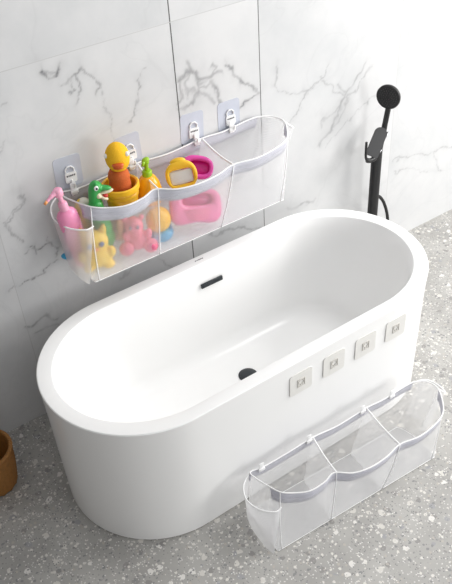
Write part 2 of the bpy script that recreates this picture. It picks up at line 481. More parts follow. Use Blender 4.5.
bm = bmesh.new()
add_box(bm, (.5, -1.9, -.05), (7.4, 4.04, .1))
tag(link('floor', bm, terrazzo_mat(), smooth=False), kind='structure')
bm = bmesh.new()            # unseen wall added left of the frame to darken the lower left
add_box(bm, (-1.56, -1.30, 1.5), (.12, 2.60, 3.0))
tag(link('shade_wall_left', bm, plastic('grey shade wall', (.20, .195, .19), .6, .3, bscale=4), smooth=False), kind='structure')

# ---------------------------------------------------------------- bathtub
TY, TA, TB, TS, TH = -.516, .357, .361, .445, .58
def stadium(z, ia, ib, k=1.0):
    """ring inset by ia at the ends and ib at the sides, scaled by k"""
    pts = []
    a, b, s = (TA + TS - ia), (TB - ib), TS * (1 - ia / (TA + TS))
    a = a - s
    n = 40
    for i in range(n + 1):
        t = -math.pi / 2 + math.pi * i / n
        pts.append((k * (s + a * math.cos(t)), TY + k * b * math.sin(t), z))
    for i in range(1, 12):
        u = i / 12
        pts.append((k * (s - 2 * s * u), TY + k * b, z))
    for i in range(n + 1):
        t = math.pi / 2 + math.pi * i / n
        pts.append((k * (-s + a * math.cos(t)), TY + k * b * math.sin(t), z))
    for i in range(1, 12):
        u = i / 12
        pts.append((k * (-s + 2 * s * u), TY - k * b, z))
    return pts
tub = empty('bathtub', (0, TY, 0))
tag(tub, 'white oval freestanding bathtub standing in front of the marble wall', 'bathtub')
bm = bmesh.new()
rings = [stadium(0, .014, .014), stadium(.006, .008, .008), stadium(.30, .006, .006), stadium(.50, .004, .004), stadium(TH - .012, .001, .001), stadium(TH - .003, .001, .001), stadium(TH, .004, .004),
         stadium(TH, .045, .045), stadium(TH - .002, .052, .050), stadium(TH - .010, .057, .054), stadium(TH - .05, .067, .060)]
for j in range(1, 9):       # sloping inner walls
    u = j / 8
    rings.append(stadium(TH - .05 - .33 * u, .067 + .13 * u ** 1.3, .060 + .035 * u ** 1.3))
for j in range(1, 8):       # cove into the basin floor
    t = j / 7 * math.pi / 2
    rings.append(stadium(.20 - .07 * math.sin(t), .197 + .10 * (1 - math.cos(t)), .095 + .08 * (1 - math.cos(t))))
rings.append(stadium(.127, .40, .26))
vr = [[bm.verts.new(p) for p in r] for r in rings]
n = len(vr[0])
for A, B in zip(vr, vr[1:]):
    for i in range(n):
        bm.faces.new((A[i], A[(i + 1) % n], B[(i + 1) % n], B[i]))
bm.faces.new(vr[0][::-1]); bm.faces.new(vr[-1])
link('basin', bm, M['tub'], tub, origin=(0, TY, 0), angle=30)
bm = bmesh.new()            # overflow slot on the rear inner wall
add_box(bm, (.046, -.2235, .480), (.104, .008, .021), RX(-8), .003)
ov = link('overflow_slot', bm, M['drain'], tub, origin=(0, TY, 0)); tag(ov, 'black slim overflow slot')
bm = bmesh.new()
add_lathe(bm, [(.034, .129), (.034, .133), (.030, .136), (.010, .137)], (.045, -.452, 0), seg=32)
add_lathe(bm, [(.040, .1275), (.040, .130), (.036, .131)], (.045, -.452, 0), seg=32)
link('drain', bm, M['drain'], tub, origin=(0, TY, 0), angle=40)['label'] = 'dark round drain plug'
bm = bmesh.new()            # tiny printed maker mark on the rear rim
for k, (w) in enumerate((.006, .004, .007, .005, .006)):
    add_box(bm, (.004 + k * .008, -.181, .5803), (w, .0045, .0008))
link('printed_mark', bm, M['mark'], tub, origin=(0, TY, 0))

# ---------------------------------------------------------------- shower filler
sx, sy = 1.068, -.085
sh = empty('shower_filler', (sx, sy, 0))
tag(sh, 'matte black floor standing shower column with round hand shower behind the tub', 'shower')
O = (sx, sy, 0)
bm = bmesh.new()
add_lathe(bm, [(.055, 0), (.055, .008), (.050, .012), (.026, .013)], O)
link('base_plate', bm, M['black'], sh, origin=O, angle=40)
bm = bmesh.new()
add_lathe(bm, [(.0245, .008), (.0245, .66), (.022, .668), (.015, .672)], O)
link('column', bm, M['black'], sh, origin=O, angle=40)
# mixer lever plate: a long rounded slab sloping up and to the right
bm = bmesh.new()
pc = Vector((sx - .035, sy - .030, .722))
ax = Vector((.52, .12, .72)).normalized()
side = Vector((.85, -.42, -.10)); side = (side - ax * side.dot(ax)).normalized()
nrm = ax.cross(side)
Rm = Matrix((side, ax, nrm)).transposed()
t = bmesh.new()
L, Wd = .068, .029
outl = []
for i in range(13):
    a = math.pi * i / 12
    outl.append((Wd * math.cos(a), L - Wd + Wd * math.sin(a)))
outl += [(-Wd, -L + .006), (-Wd + .006, -L), (Wd - .006, -L), (Wd, -L + .006)]
lo = [t.verts.new((x, y, -.006)) for x, y in outl]; hi = [t.verts.new((x, y, .006)) for x, y in outl]
t.faces.new(lo[::-1]); t.faces.new(hi)
for i in range(len(lo)): t.faces.new((lo[i], lo[(i + 1) % len(lo)], hi[(i + 1) % len(lo)], hi[i]))
bmesh.ops.transform(t, matrix=Rm.to_4x4(), verts=t.verts)
bmesh.ops.translate(t, verts=t.verts, vec=pc)
merge(bm, t)
lv = link('mixer_plate', bm, M['lever'], sh, origin=O, angle=30); tag(lv, 'dark grey satin slanted plate')
bm = bmesh.new()
add_box(bm, pc + side * .030 + ax * .045, (.004, .030, .010), Rm, .001)
tag(link('chrome_accent', bm, M['chrome'], lv, origin=O), 'bright chrome edge accent')
bm = bmesh.new()
add_box(bm, pc + side * .031 - ax * .030, (.004, .014, .010), Rm, .001)
tag(link('chrome_accent', bm, M['chrome'], lv, origin=O), 'bright chrome edge accent')
# spout prong: short bar with an upright
bm = bmesh.new()
q = pc - ax * .060
add_tube(bm, smooth_path([q + Vector((.05, .03, -.018)), q + Vector((.01, -.005, -.020)), q + Vector((-.030, -.012, -.014)), q + Vector((-.048, -.012, .010)), q + Vector((-.050, -.012, .085))], 6), [.013] * 7 + [.011] * 8 + [.006] * 10, seg=12)
link('hand_shower_hook', bm, M['black'], sh, origin=O)
# hand shower: handle and tilted head
bm = bmesh.new()
h0 = Vector((sx + .010, sy - .005, .655)); h1 = Vector((sx + .020, sy - .03, .878))
add_tube(bm, smooth_path([h0, h0.lerp(h1, .5), h1, h1 + Vector((.005, -.004, .03))], 5), [.013] * 6 + [.0125] * 5 + [.015] * 5, seg=16)
hd = link('hand_shower_handle', bm, M['black'], sh, origin=O)
face_n = Vector((-.93, -.37, .0)).normalized()
Rh = face_n.to_track_quat('Z', 'Y').to_matrix()
hc = Vector((sx - .002, sy - .045, .934))
bm = bmesh.new()
add_lathe(bm, [(.012, -.028), (.030, -.020), (.052, -.010), (.055, -.002), (.055, .004), (.053, .007), (.048, .0075)], hc, Rh, 40)
hh = link('hand_shower_head', bm, M['black'], sh, origin=O, angle=40)
bm = bmesh.new()
for rr, k in ((.010, 6), (.020, 11), (.030, 17), (.040, 23)):
    for i in range(k):
        a = 2 * math.pi * i / k
        add_ball(bm, hc + Rh @ Vector((rr * math.cos(a), rr * math.sin(a), .0078)), .0018, seg=6)
link('spray_nozzles', bm, M['lever'], hh, origin=O)
bm = bmesh.new()
add_tube(bm, smooth_path([(sx + .018, sy, .40), (sx + .045, sy + .004, .385), (sx + .085, sy + .01, .33), (sx + .118, sy + .012, .24), (sx + .128, sy + .012, .14), (sx + .10, sy + .008, .05), (sx + .06, sy, .02), (sx + .02, sy, .025)], 8), .0078, seg=10)
link('hose', bm, M['rubber'], sh, origin=O)

# ---------------------------------------------------------------- bag geometry
BZ = .735
RIM = [(-.425, -.016, .992), (-.36, -.020, .985), (-.24, -.020, .990), (-.11, -.016, .995), (.02, -.020, .988), (.18, -.016, .996), (.28, -.018, .992), (.40, -.016, 1.000),
       (.46, -.020, .998), (.505, -.045, .992), (.520, -.095, .988), (.488, -.16, .985), (.44, -.215, .982), (.37, -.243, .982), (.27, -.255, .980), (.170, -.243, .984),
       (.09, -.258, .978), (0.0, -.262, .976), (-.08, -.245, .978), (-.145, -.205, .984), (-.20, -.215, .976), (-.27, -.215, .972), (-.33, -.190, .975), (-.378, -.160, .984), (-.405, -.10, .985), (-.425, -.05, .990)]
rim = smooth_path(RIM, 6, True)
def bottom_of(i, n):
    """matching ring at the base: a rounded long box"""
    p = rim[i]
    x = -.440 + (p.x + .425) / (.520 + .425) * (.440 + .415)
    y = p.y
    if y < -.12: y2 = -.240
    elif y > -.03: y2 = -.014
    else: y2 = -.014 + (y + .03) / (-.09) * (-.226)
    lean = .0
    return Vector((x + (-.032 if y2 < -.2 and x < -.2 else 0), y2, BZ))
base = [bottom_of(i, len(rim)) for i in range(len(rim))]

def out_dir(i):
    n = len(rim)
    d = rim[(i + 1) % n] - rim[i - 1]
    return Vector((d.y, -d.x, 0)).normalized()
_cx = sum((p for p in rim), Vector()) / len(rim)
SGN = 1 if sum((rim[i] - _cx).dot(out_dir(i)) for i in range(len(rim))) > 0 else -1

def make_bag(name, loc, rz, pockets=True):
    O = (0, 0, BZ)
    root = empty(name, loc, rz)
    n = len(rim)
    # netting walls
    rows = 9
    bm = bmesh.new(); g = []
    for r in range(rows + 1):
        u = r / rows
        row = []
        for i in range(n):
            p = rim[i].lerp(base[i], u)
            bulge = .008 * math.sin(math.pi * u)
            p = p + out_dir(i) * SGN * (bulge if p.y < -.03 else 0)
            row.append(bm.verts.new(p))
        g.append(row)
    for r in range(rows):
        for i in range(n):
            bm.faces.new((g[r][i], g[r][(i + 1) % n], g[r + 1][(i + 1) % n], g[r + 1][i]))
    body = link('netting_body', bm, M['net'], root, origin=O)
    bm = bmesh.new()
    pts2 = sorted(set((round(p.x, 5), round(p.y, 5)) for p in base))
    def half(ps):
        h = []
        for q in ps:
            while len(h) > 1 and (h[-1][0] - h[-2][0]) * (q[1] - h[-2][1]) - (h[-1][1] - h[-2][1]) * (q[0] - h[-2][0]) <= 0: h.pop()
            h.append(q)
        return h[:-1]
    bm.faces.new([bm.verts.new((x, y, BZ)) for x, y in half(pts2) + half(pts2[::-1])])
    link('netting_base', bm, M['net_bottom'], root, origin=O, smooth=False)
    # binding band around the rim
    bm = bmesh.new(); rr = []
    for r in range(4):
        z = -.042 * r / 3
        row = []
        for i in range(n):
            u = (.042 * r / 3) / (rim[i].z - BZ)
            p = rim[i].lerp(base[i], u) + out_dir(i) * SGN * (.0016 + .0006 * math.sin(i * .45 + r * .8))
            row.append(bm.verts.new(p))
        rr.append(row)
    for r in range(3):
        for i in range(n):
            if (rim[i].x < -.395 and -.145 < rim[i].y < -.03) or (rim[i].x > .45 and rim[i].y > -.10): continue
            bm.faces.new((rr[r][i], rr[r][(i + 1) % n], rr[r + 1][(i + 1) % n], rr[r + 1][i]))
    bo = link('rim_band', bm, M['band'], root, origin=O)
    so = bo.modifiers.new('solid', 'SOLIDIFY'); so.thickness = .0016; so.offset = 0
    bm = bmesh.new()
    add_tube(bm, [p + Vector((0, 0, .001)) for p in rim], .0030, seg=8, closed=True)
    tag(link('rim_piping', bm, M['piping'], root, origin=O), 'white piping along the top edge')
    bm = bmesh.new()
    add_tube(bm, base, .0018, seg=6, closed=True)
    link('base_seam', bm, M['piping'], root, origin=O)
    # dividers
    for xb, xf in ((-.11, -.145), (.18, .170)):
        ib = min(range(n), key=lambda i: (rim[i] - Vector((xb, -.016, .99))).length)
        jf = min(range(n), key=lambda i: (rim[i] - Vector((xf, -.22, .98))).length)
        bm = bmesh.new(); gg = []
        for r in range(7):
            u = r / 6
            A = rim[ib].lerp(base[ib], u); B = rim[jf].lerp(base[jf], u)
            gg.append([bm.verts.new(A.lerp(B, k / 8) - Vector((0, 0, .010 * math.sin(math.pi * k / 8) * (1 - u)))) for k in range(9)])
        for r in range(6):
            for k in range(8):
                bm.faces.new((gg[r][k], gg[r][k + 1], gg[r + 1][k + 1], gg[r + 1][k]))
        top = [v.co.copy() for v in gg[0]]
        dv = link('divider', bm, M['net'], root, origin=O)
        bm = bmesh.new()
        add_tube(bm, top, .0040, seg=8)
        link('divider_piping', bm, M['piping'], dv, origin=O)
        bm = bmesh.new()
        add_tube(bm, [rim[jf].lerp(base[jf], k / 6) + out_dir(jf) * SGN * (.002 + .008 * math.sin(math.pi * k / 6)) for k in range(7)], .0022, seg=6)
        link('front_seam', bm, M['piping'], root, origin=O)
    # corner seams
    for xy in ((-.378, -.160), (.488, -.16)):
        jf = min(range(n), key=lambda i: (rim[i].xy - Vector(xy)).length)
        bm = bmesh.new()
        add_tube(bm, [rim[jf].lerp(base[jf], k / 6) + out_dir(jf) * SGN * (.002 + .008 * math.sin(math.pi * k / 6)) for k in range(7)], .0020, seg=6)
        link('corner_seam', bm, M['piping'], root, origin=O)
    # left end pocket
    def pocket(top, bot, mat, nm):
        T = smooth_path(top, 6); B = smooth_path(bot, 6)
        bm = bmesh.new(); gg = []
        for r in range(7):
            u = r / 6
            gg.append([bm.verts.new(a.lerp(b, u)) for a, b in zip(T, B)])
        for r in range(6):
            for k in range(len(T) - 1):
                bm.faces.new((gg[r][k], gg[r][k + 1], gg[r + 1][k + 1], gg[r + 1][k]))
        po = link(nm, bm, mat, root, origin=O)
        bm = bmesh.new(); add_tube(bm, T, .0030, seg=8)
        link('pocket_piping', bm, M['piping'], po, origin=O)
    pocket([(-.428, -.016, .990), (-.478, -.045, .975), (-.497, -.095, .952), (-.472, -.150, .932), (-.425, -.190, .925), (-.392, -.185, .924)],
           [(-.455, -.014, .745), (-.470, -.050, .740), (-.480, -.100, .738), (-.482, -.160, .737), (-.478, -.215, .737), (-.470, -.243, .738)], M['net_side'], 'end_pocket')
    pocket([(.520, -.100, .985), (.555, -.115, .955), (.565, -.070, .950), (.540, -.025, .965), (.480, -.016, .99)],
           [(.430, -.110, .765), (.470, -.120, .765), (.480, -.070, .765), (.465, -.025, .765), (.43, -.014, .765)], M['net'], 'end_pocket')
    # hanging loops with small buckles
    for xb in (-.372, -.13, .148, .320):
        ib = min(range(n), key=lambda i: abs(rim[i].x - xb) + (9 if rim[i].y < -.05 else 0))
        bm = bmesh.new()
        p = rim[ib]
        add_box(bm, p + Vector((0, -.002, .006)), (.022, .003, .050), None, .001)
        lp = link('hanging_loop', bm, M['piping'], root, origin=O)
        bm = bmesh.new()
        add_box(bm, p + Vector((0, -.006, -.004)), (.030, .006, .014), None, .002)
        link('buckle', bm, M['hook'], lp, origin=O)
    return root

bag = make_bag('mesh_organizer', (0, 0, BZ), 0)
tag(bag, 'white netting three compartment organizer filled with toys hanging on the marble wall', 'bath organizer')

# ---------------------------------------------------------------- adhesive hooks on the wall
def rounded_slab(w, h, t, r, seg=6):
    """slab in XZ, thickness along -Y starting at y=0"""
    b = bmesh.new(); o = []
    for cx, cz, a0 in ((w / 2 - r, h / 2 - r, 0), (-w / 2 + r, h / 2 - r, 90), (-w / 2 + r, -h / 2 + r, 180), (w / 2 - r, -h / 2 + r, 270)):
        for k in range(seg + 1):
            a = math.radians(a0 + 90 * k / seg)
            o.append((cx + r * math.cos(a), cz + r * math.sin(a)))
    A = [b.verts.new((x, 0, z)) for x, z in o]; B = [b.verts.new((x, -t, z)) for x, z in o]
    b.faces.new(A); b.faces.new(B[::-1])
    for i in range(len(o)): b.faces.new((A[i], B[i], B[(i + 1) % len(o)], A[(i + 1) % len(o)]))
    return b
def make_hook():
    root = empty('adhesive_hook', (0, 0, 0))
    link('adhesive_pad', rounded_slab(.104, .122, .0012, .014), M['pad'], root, angle=40)
    bm = rounded_slab(.044, .040, .005, .006)
    bmesh.ops.translate(bm, verts=bm.verts, vec=(.006, -.0012, -.022))
    add_tube(bm, [(-.012, -.004, .0), (-.013, -.005, .012), (-.004, -.005, .022), (.010, -.005, .022), (.020, -.005, .012), (.020, -.004, .0)], .0028, seg=8)
    hk = link('hook_plate', bm, M['hook'], root, angle=40)
    bm = bmesh.new()
    add_tube(bm, smooth_path([(.006, -.006, -.030), (.006, -.010, -.048), (.006, -.020, -.056), (.006, -.028, -.046), (.006, -.028, -.036)], 4), .004, seg=8)
    link('hook_prong', bm, M['hook'], hk)
    bm = bmesh.new()
    for k, w in enumerate((.005, .004, .006, .004, .005)):
        add_box(bm, (-.008 + k * .0068, -.0066, -.014), (w, .0008, .006))
    tag(link('printed_mark', bm, M['mark'], hk), 'small grey printed mark')
    return root
def copy_tree(o, parent=None):
    c = o.copy(); COL.objects.link(c); c.parent = parent
    for ch in [x for x in bpy.data.objects if x.parent == o]: copy_tree(ch, c)
    return c
hook0 = make_hook()
spots = [(-.375, 1.052, 2, 'clear adhesive hook on the wall above the pink pump bottle'),
         (-.130, 1.052, -2, 'clear adhesive hook on the wall behind the big yellow duck'),
         (.150, 1.048, 3, 'clear adhesive hook on the wall above the yellow and magenta toys'),
         (.322, 1.044, 1, 'clear adhesive hook on the wall above the empty end compartment')]
for i, (x, z, a, lab) in enumerate(spots):
    o = hook0 if i == 0 else copy_tree(hook0)
    o.location = (x, -.0002, z); o.rotation_euler = (0, math.radians(a), 0)
    tag(o, lab, 'wall hook', 'adhesive hooks holding the organizer')

# ---------------------------------------------------------------- bath toys
def thing(name, loc, label, cat, group='bath toys in the organizer'):
    o = empty(name, loc); tag(o, label, cat, group); return o

# pink pump bottle leaning in the end pocket
O = (-.425, -.122, .745)
t = thing('pump_bottle', O, 'pink pump bottle leaning in the left end pocket of the organizer', 'bottle', 'pump bottles')
Rb = RY(-8)
def P(x, y, z): return Vector(O) + Rb @ Vector((x, y, z))
bm = bmesh.new()
add_lathe(bm, [(.020, 0), (.0270, .004), (.0290, .012), (.0305, .11), (.0315, .20), (.0305, .226), (.024, .240), (.015, .247), (.012, .252)], O, Rb, sx=1.25, sy=.85)
link('bottle_body', bm, M['pinkb'], t, origin=O, angle=60)
bm = bmesh.new()
add_lathe(bm, [(.0165, .248), (.0165, .272), (.014, .278), (.0085, .280), (.0085, .305), (.0155, .308), (.017, .316), (.0165, .330), (.012, .335)], O, Rb)
pm = link('pump', bm, M['pinkpump'], t, origin=O, angle=50)
bm = bmesh.new()
add_tube(bm, smooth_path([P(-.002, 0, .326), P(-.026, -.006, .323), P(-.050, -.012, .316)], 5), [.0105] * 4 + [.0080] * 3 + [.0055] * 4, seg=10)
nz = link('nozzle', bm, M['pinkpump'], pm, origin=O)
bm = bmesh.new()
add_tube(bm, [P(-.049, -.0118, .3165), P(-.062, -.0145, .3115)], [.0054, .0048], seg=10)
tag(link('nozzle_tip', bm, M['tip'], nz, origin=O), 'orange nozzle tip')

# duck scrubber standing in a yellow bucket
O = (-.232, -.108, .895)
t = thing('duck_scrubber', O, 'yellow duck shaped scrubber standing in a ribbed yellow bucket', 'bath toy')
bm = bmesh.new()
add_lathe(bm, [(.050, 0), (.054, .004), (.059, .06), (.063, .062), (.063, .072), (.060, .075), (.063, .086), (.069, .088), (.069, .104), (.064, .107), (.058, .104), (.055, .06), (.045, .01)], O, close=False, seg=40)
add_lathe(bm, [(.050, 0), (.002, 0)], O, close=False, seg=40)
link('bucket', bm, M['yellow'], t, origin=O, angle=50)
bm = bmesh.new()
add_lathe(bm, [(.030, .03), (.038, .06), (.040, .10), (.037, .125), (.040, .135), (.036, .150), (.028, .165)], Vector(O) + Vector((0, 0, 0)), seg=32)
tag(link('neck', bm, M['rust'], t, origin=O), 'rust orange textured neck')
bm = bmesh.new()
hc = Vector(O) + Vector((.004, -.004, .210))
add_ball(bm, hc, (.044, .040, .057), RY(-4), 32)
hd = link('head', bm, M['yellow_sponge'], t, origin=O)
bm = bmesh.new()
vd = Vector((-.42, -.80, .10)).normalized()       # the way the duck looks
sd = Vector((.80, -.42, 0)).normalized()
bk = hc + vd * .040 + Vector((0, 0, -.018))
add_ball(bm, bk + Vector((0, 0, .004)), (.021, .013, .0085), RZ(-28) @ RX(12), 20)
add_ball(bm, bk + Vector((0, 0, -.006)), (.018, .011, .007), RZ(-28) @ RX(-8), 20)
tag(link('beak', bm, M['orange'], hd, origin=O), 'burnt orange beak')
for s in (-1, 1):
    bm = bmesh.new()
    e = hc + sd * s * .036 + vd * .016 + Vector((0, 0, .016))
    add_ball(bm, e, .009, seg=16)
    ey = link('eye', bm, M['white'], hd, origin=O)
    tag(ey, 'white eye')

# green dinosaur
O = (-.338, -.135, .748)
t = thing('dinosaur_toy', O, 'green dinosaur squirt toy with open cream mouth and red tongue', 'bath toy')
Oh = Vector((-.338, -.130, .024))
bm = bmesh.new()
add_ball(bm, Oh + Vector((.005, 0, .800)), (.036, .034, .048), seg=24)
add_tube(bm, smooth_path([Oh + Vector((.006, 0, .83)), Oh + Vector((-.004, 0, .90)), Oh + Vector((-.010, 0, .96)), Oh + Vector((-.004, -.002, 1.005)), Oh + Vector((.012, -.006, 1.018))], 6),
         [.032] * 6 + [.026] * 6 + [.021] * 6 + [.022] * 7, seg=16)
add_ball(bm, Oh + Vector((.000, -.004, 1.012)), (.024, .022, .026), seg=20)
add_ball(bm, Oh + Vector((.028, -.016, 1.006)), (.026, .014, .009), RY(12) @ RZ(-25), 20)
add_ball(bm, Oh + Vector((-.002, -.016, 1.030)), (.009, .009, .010), seg=16)
b = link('body', bm, M['green'], t, origin=O); remeshed(b, .003, 3)
bm = bmesh.new()
add_ball(bm, Oh + Vector((.030, -.020, .993)), (.027, .013, .007), RY(-8) @ RZ(-25), 20)
add_ball(bm, Oh + Vector((.016, -.016, .972)), (.022, .014, .008), RY(38) @ RZ(-20), 20)
add_ball(bm, Oh + Vector((.000, -.014, .984)), (.010, .014, .012), seg=16)
mo = link('mouth', bm, M['cream'], t, origin=O); tag(mo, 'cream coloured open mouth'); remeshed(mo, .002, 2)
bm = bmesh.new()
add_ball(bm, Oh + Vector((.024, -.022, .978)), (.011, .008, .008), RY(20), 16)
tag(link('tongue', bm, M['red'], mo, origin=O), 'red tongue')
bm = bmesh.new()
add_ball(bm, Oh + Vector((-.006, -.025, 1.020)), (.0085, .005, .0095), seg=16)
ey = link('eye', bm, M['white'], t, origin=O); tag(ey, 'white eye with black pupil')
bm = bmesh.new()
add_ball(bm, Oh + Vector((-.006, -.0295, 1.020)), (.0042, .0025, .0050), seg=12)
link('pupil', bm, M['eye'], ey, origin=O)

# yellow soap bottle with lime pump
O = (-.118, -.105, .876)
t = thing('pump_bottle', O, 'small yellow pump bottle with a lime green top beside the duck', 'bottle', 'pump bottles')
bm = bmesh.new()
add_lathe(bm, [(.038, 0), (.045, .005), (.049, .020), (.048, .050), (.040, .082), (.028, .104), (.018, .112)], O)
link('bottle_body', bm, M['amber'], t, origin=O, angle=60)
bm = bmesh.new()
add_lathe(bm, [(.018, .104), (.0185, .108), (.0185, .128), (.016, .132), (.008, .133), (.008, .160), (.012, .162), (.013, .176), (.009, .180)], O)
add_ball(bm, Vector(O) + Vector((-.002, -.004, .176)), (.016, .012, .010), RY(-15), 16)
pm = link('pump', bm, M['lime'], t, origin=O, angle=50)
bm = bmesh.new()
add_tube(bm, [Vector(O) + Vector(v) for v in ((0, 0, .172), (-.016, -.012, .172), (-.024, -.018, .164))], [.007, .006, .005], seg=10)
link('nozzle', bm, M['lime'], pm, origin=O)

# white headed chick behind the pocket
O = (-.372, -.075, .748)
t = thing('chick_toy', O, 'ivory headed yellow bath toy between the pink bottle and the dinosaur', 'bath toy')
bm = bmesh.new()
add_ball(bm, Vector(O) + Vector((-.01, 0, .160)), (.027, .026, .070), RY(0), 20)
add_ball(bm, Vector(O) + Vector((0, 0, .062)), (.036, .034, .060), seg=20)
b = link('body', bm, M['paleyellow'], t, origin=O); remeshed(b, .003, 3)
bm = bmesh.new()
add_ball(bm, Vector(O) + Vector((.000, -.004, .208)), (.025, .024, .022), seg=24)
tag(link('head', bm, M['ivory'], t, origin=O), 'ivory round head')

# eared yellow squeaky toy at the front left
def squeaky(O, f, mat):
    """f is a heading in degrees round z"""
    return lambda x, y, z: Vector(O) + RZ(f) @ Vector((x, y, z))
O = (-.392, -.164, .738)
Q = squeaky(O, -18, None)
t = thing('squeaky_toy', O, 'soft yellow squeaky animal with pointed ears seen through the netting', 'bath toy'); t.scale = (1.2,) * 3
bm = bmesh.new()
add_ball(bm, Q(0, 0, .040), (.050, .032, .042), RZ(-18), 28)
add_ball(bm, Q(0, -.004, .092), (.042, .031, .038), RZ(-18), 28)
for s in (-1, 1):
    add_tube(bm, [Q(s * .024, 0, .110), Q(s * .032, 0, .130), Q(s * .035, 0, .146)], [.014, .011, .004], seg=12)
    add_ball(bm, Q(s * .044, -.012, .052), (.014, .013, .020), seg=16)
    add_ball(bm, Q(s * .030, -.018, .012), (.020, .016, .012), seg=16)
b = link('body', bm, M['paleyellow'], t, origin=O); remeshed(b, .003, 4)
for s in (-1, 1):
    bm = bmesh.new(); add_ball(bm, Q(s * .018, -.034, .098), (.0085, .0045, .0085), seg=14)
    tag(link('eye', bm, M['greyeye'], t, origin=O), 'blue grey eye')
bm = bmesh.new(); add_ball(bm, Q(0, -.036, .084), (.009, .005, .006), seg=14)
tag(link('nose', bm, M['tip'], t, origin=O), 'orange nose')

# pink squeaky toy
O = (-.228, -.176, .745)
Q = squeaky(O, -25, None)
t = thing('squeaky_toy', O, 'rose pink sitting squeaky toy with big round feet', 'bath toy'); t.scale = (1.12,) * 3
bm = bmesh.new()
add_ball(bm, Q(0, 0, .040), (.038, .030, .038), RZ(-25), 28)
add_ball(bm, Q(-.006, -.004, .096), (.031, .027, .034), RZ(-25), 28)
add_ball(bm, Q(-.002, -.026, .083), (.019, .010, .014), RZ(-25), 20)
for s in (-1, 1):
    add_ball(bm, Q(s * .036, -.012, .062), (.013, .013, .022), RY(s * 20), 16)
    add_ball(bm, Q(-.006 + s * .028, 0, .124), (.010, .008, .010), seg=14)
b = link('body', bm, M['pinktoy'], t, origin=O); remeshed(b, .003, 3)
for s in (-1, 1):
    bm = bmesh.new(); add_ball(bm, Q(s * .040, -.026, .026), (.025, .014, .026), RZ(-25) @ RX(-8), 24)
    ft = link('foot', bm, M['pinktoy'], t, origin=O)
    bm = bmesh.new(); add_ball(bm, Q(s * .041, -.037, .026), (.014, .005, .015), RZ(-25), 18)
    tag(link('foot_sole', bm, M['paw'], ft, origin=O), 'deeper pink round sole')
for s in (-1, 1):
    bm = bmesh.new(); add_ball(bm, Q(-.006 + s * .012, -.031, .106), (.0050, .003, .0072), seg=12)
    tag(link('eye', bm, M['greyeye'], t, origin=O), 'blue grey eye')

# yellow ball toy on a blue base
O = (-.124, -.158, .742)
t = thing('duckling_toy', O, 'round yellow duckling sitting in a sky blue ring, right of the pink toy', 'bath toy'); t.scale = (1.12,) * 3
bm = bmesh.new()
add_lathe(bm, [(.020, .002), (.040, .006), (.046, .018), (.044, .032), (.032, .040)], O)
tag(link('ring', bm, M['blue'], t, origin=O), 'sky blue ring')
bm = bmesh.new()
add_ball(bm, Vector(O) + Vector((0, 0, .072)), (.044, .040, .046), seg=28)
add_ball(bm, Vector(O) + Vector((-.030, -.012, .064)), (.020, .014, .014), seg=16)
b = link('body', bm, M['yellow'], t, origin=O); remeshed(b, .003, 3)

# peach toy under the bucket
O = (-.250, -.080, .742)
t = thing('whale_toy', O, 'peach coloured bath toy with a raised tail under the yellow bucket', 'bath toy')
bm = bmesh.new()
add_ball(bm, Vector(O) + Vector((0, 0, .066)), (.042, .044, .066), seg=28)
add_ball(bm, Vector(O) + Vector((-.020, -.060, .10)), (.018, .016, .070), RX(8), 20)
add_ball(bm, Vector(O) + Vector((-.030, -.072, .165)), (.015, .012, .030), RX(4) @ RY(-14), 16)
add_ball(bm, Vector(O) + Vector((-.008, -.072, .160)), (.013, .012, .024), RY(22), 16)
b = link('body', bm, M['peach'], t, origin=O); remeshed(b, .003, 3)

# blue toy between bottle and yellow toy, and another in the pocket
for (O, lab, r) in (((-.462, -.060, .742), 'sky blue little boat tucked behind the pink bottle in the end pocket', .022),
                    ((-.385, -.125, .742), 'sky blue little boat lying behind the yellow eared toy', .026)):
    t = thing('toy_boat', O, lab, 'bath toy')
    bm = bmesh.new()
    add_ball(bm, Vector(O) + Vector((0, 0, .014)), (r * 1.3, r * .75, .013), RZ(-30), 20)
    add_box(bm, Vector(O) + Vector((0, 0, .030)), (r * .9, r * .7, .018), RZ(-30), .004)
    b = link('hull', bm, M['blue'], t, origin=O); remeshed(b, .002, 2)
    bm = bmesh.new(); add_lathe(bm, [(.005, .036), (.005, .052), (.003, .053)], O, seg=16)
    link('funnel', bm, M['white'], t, origin=O)

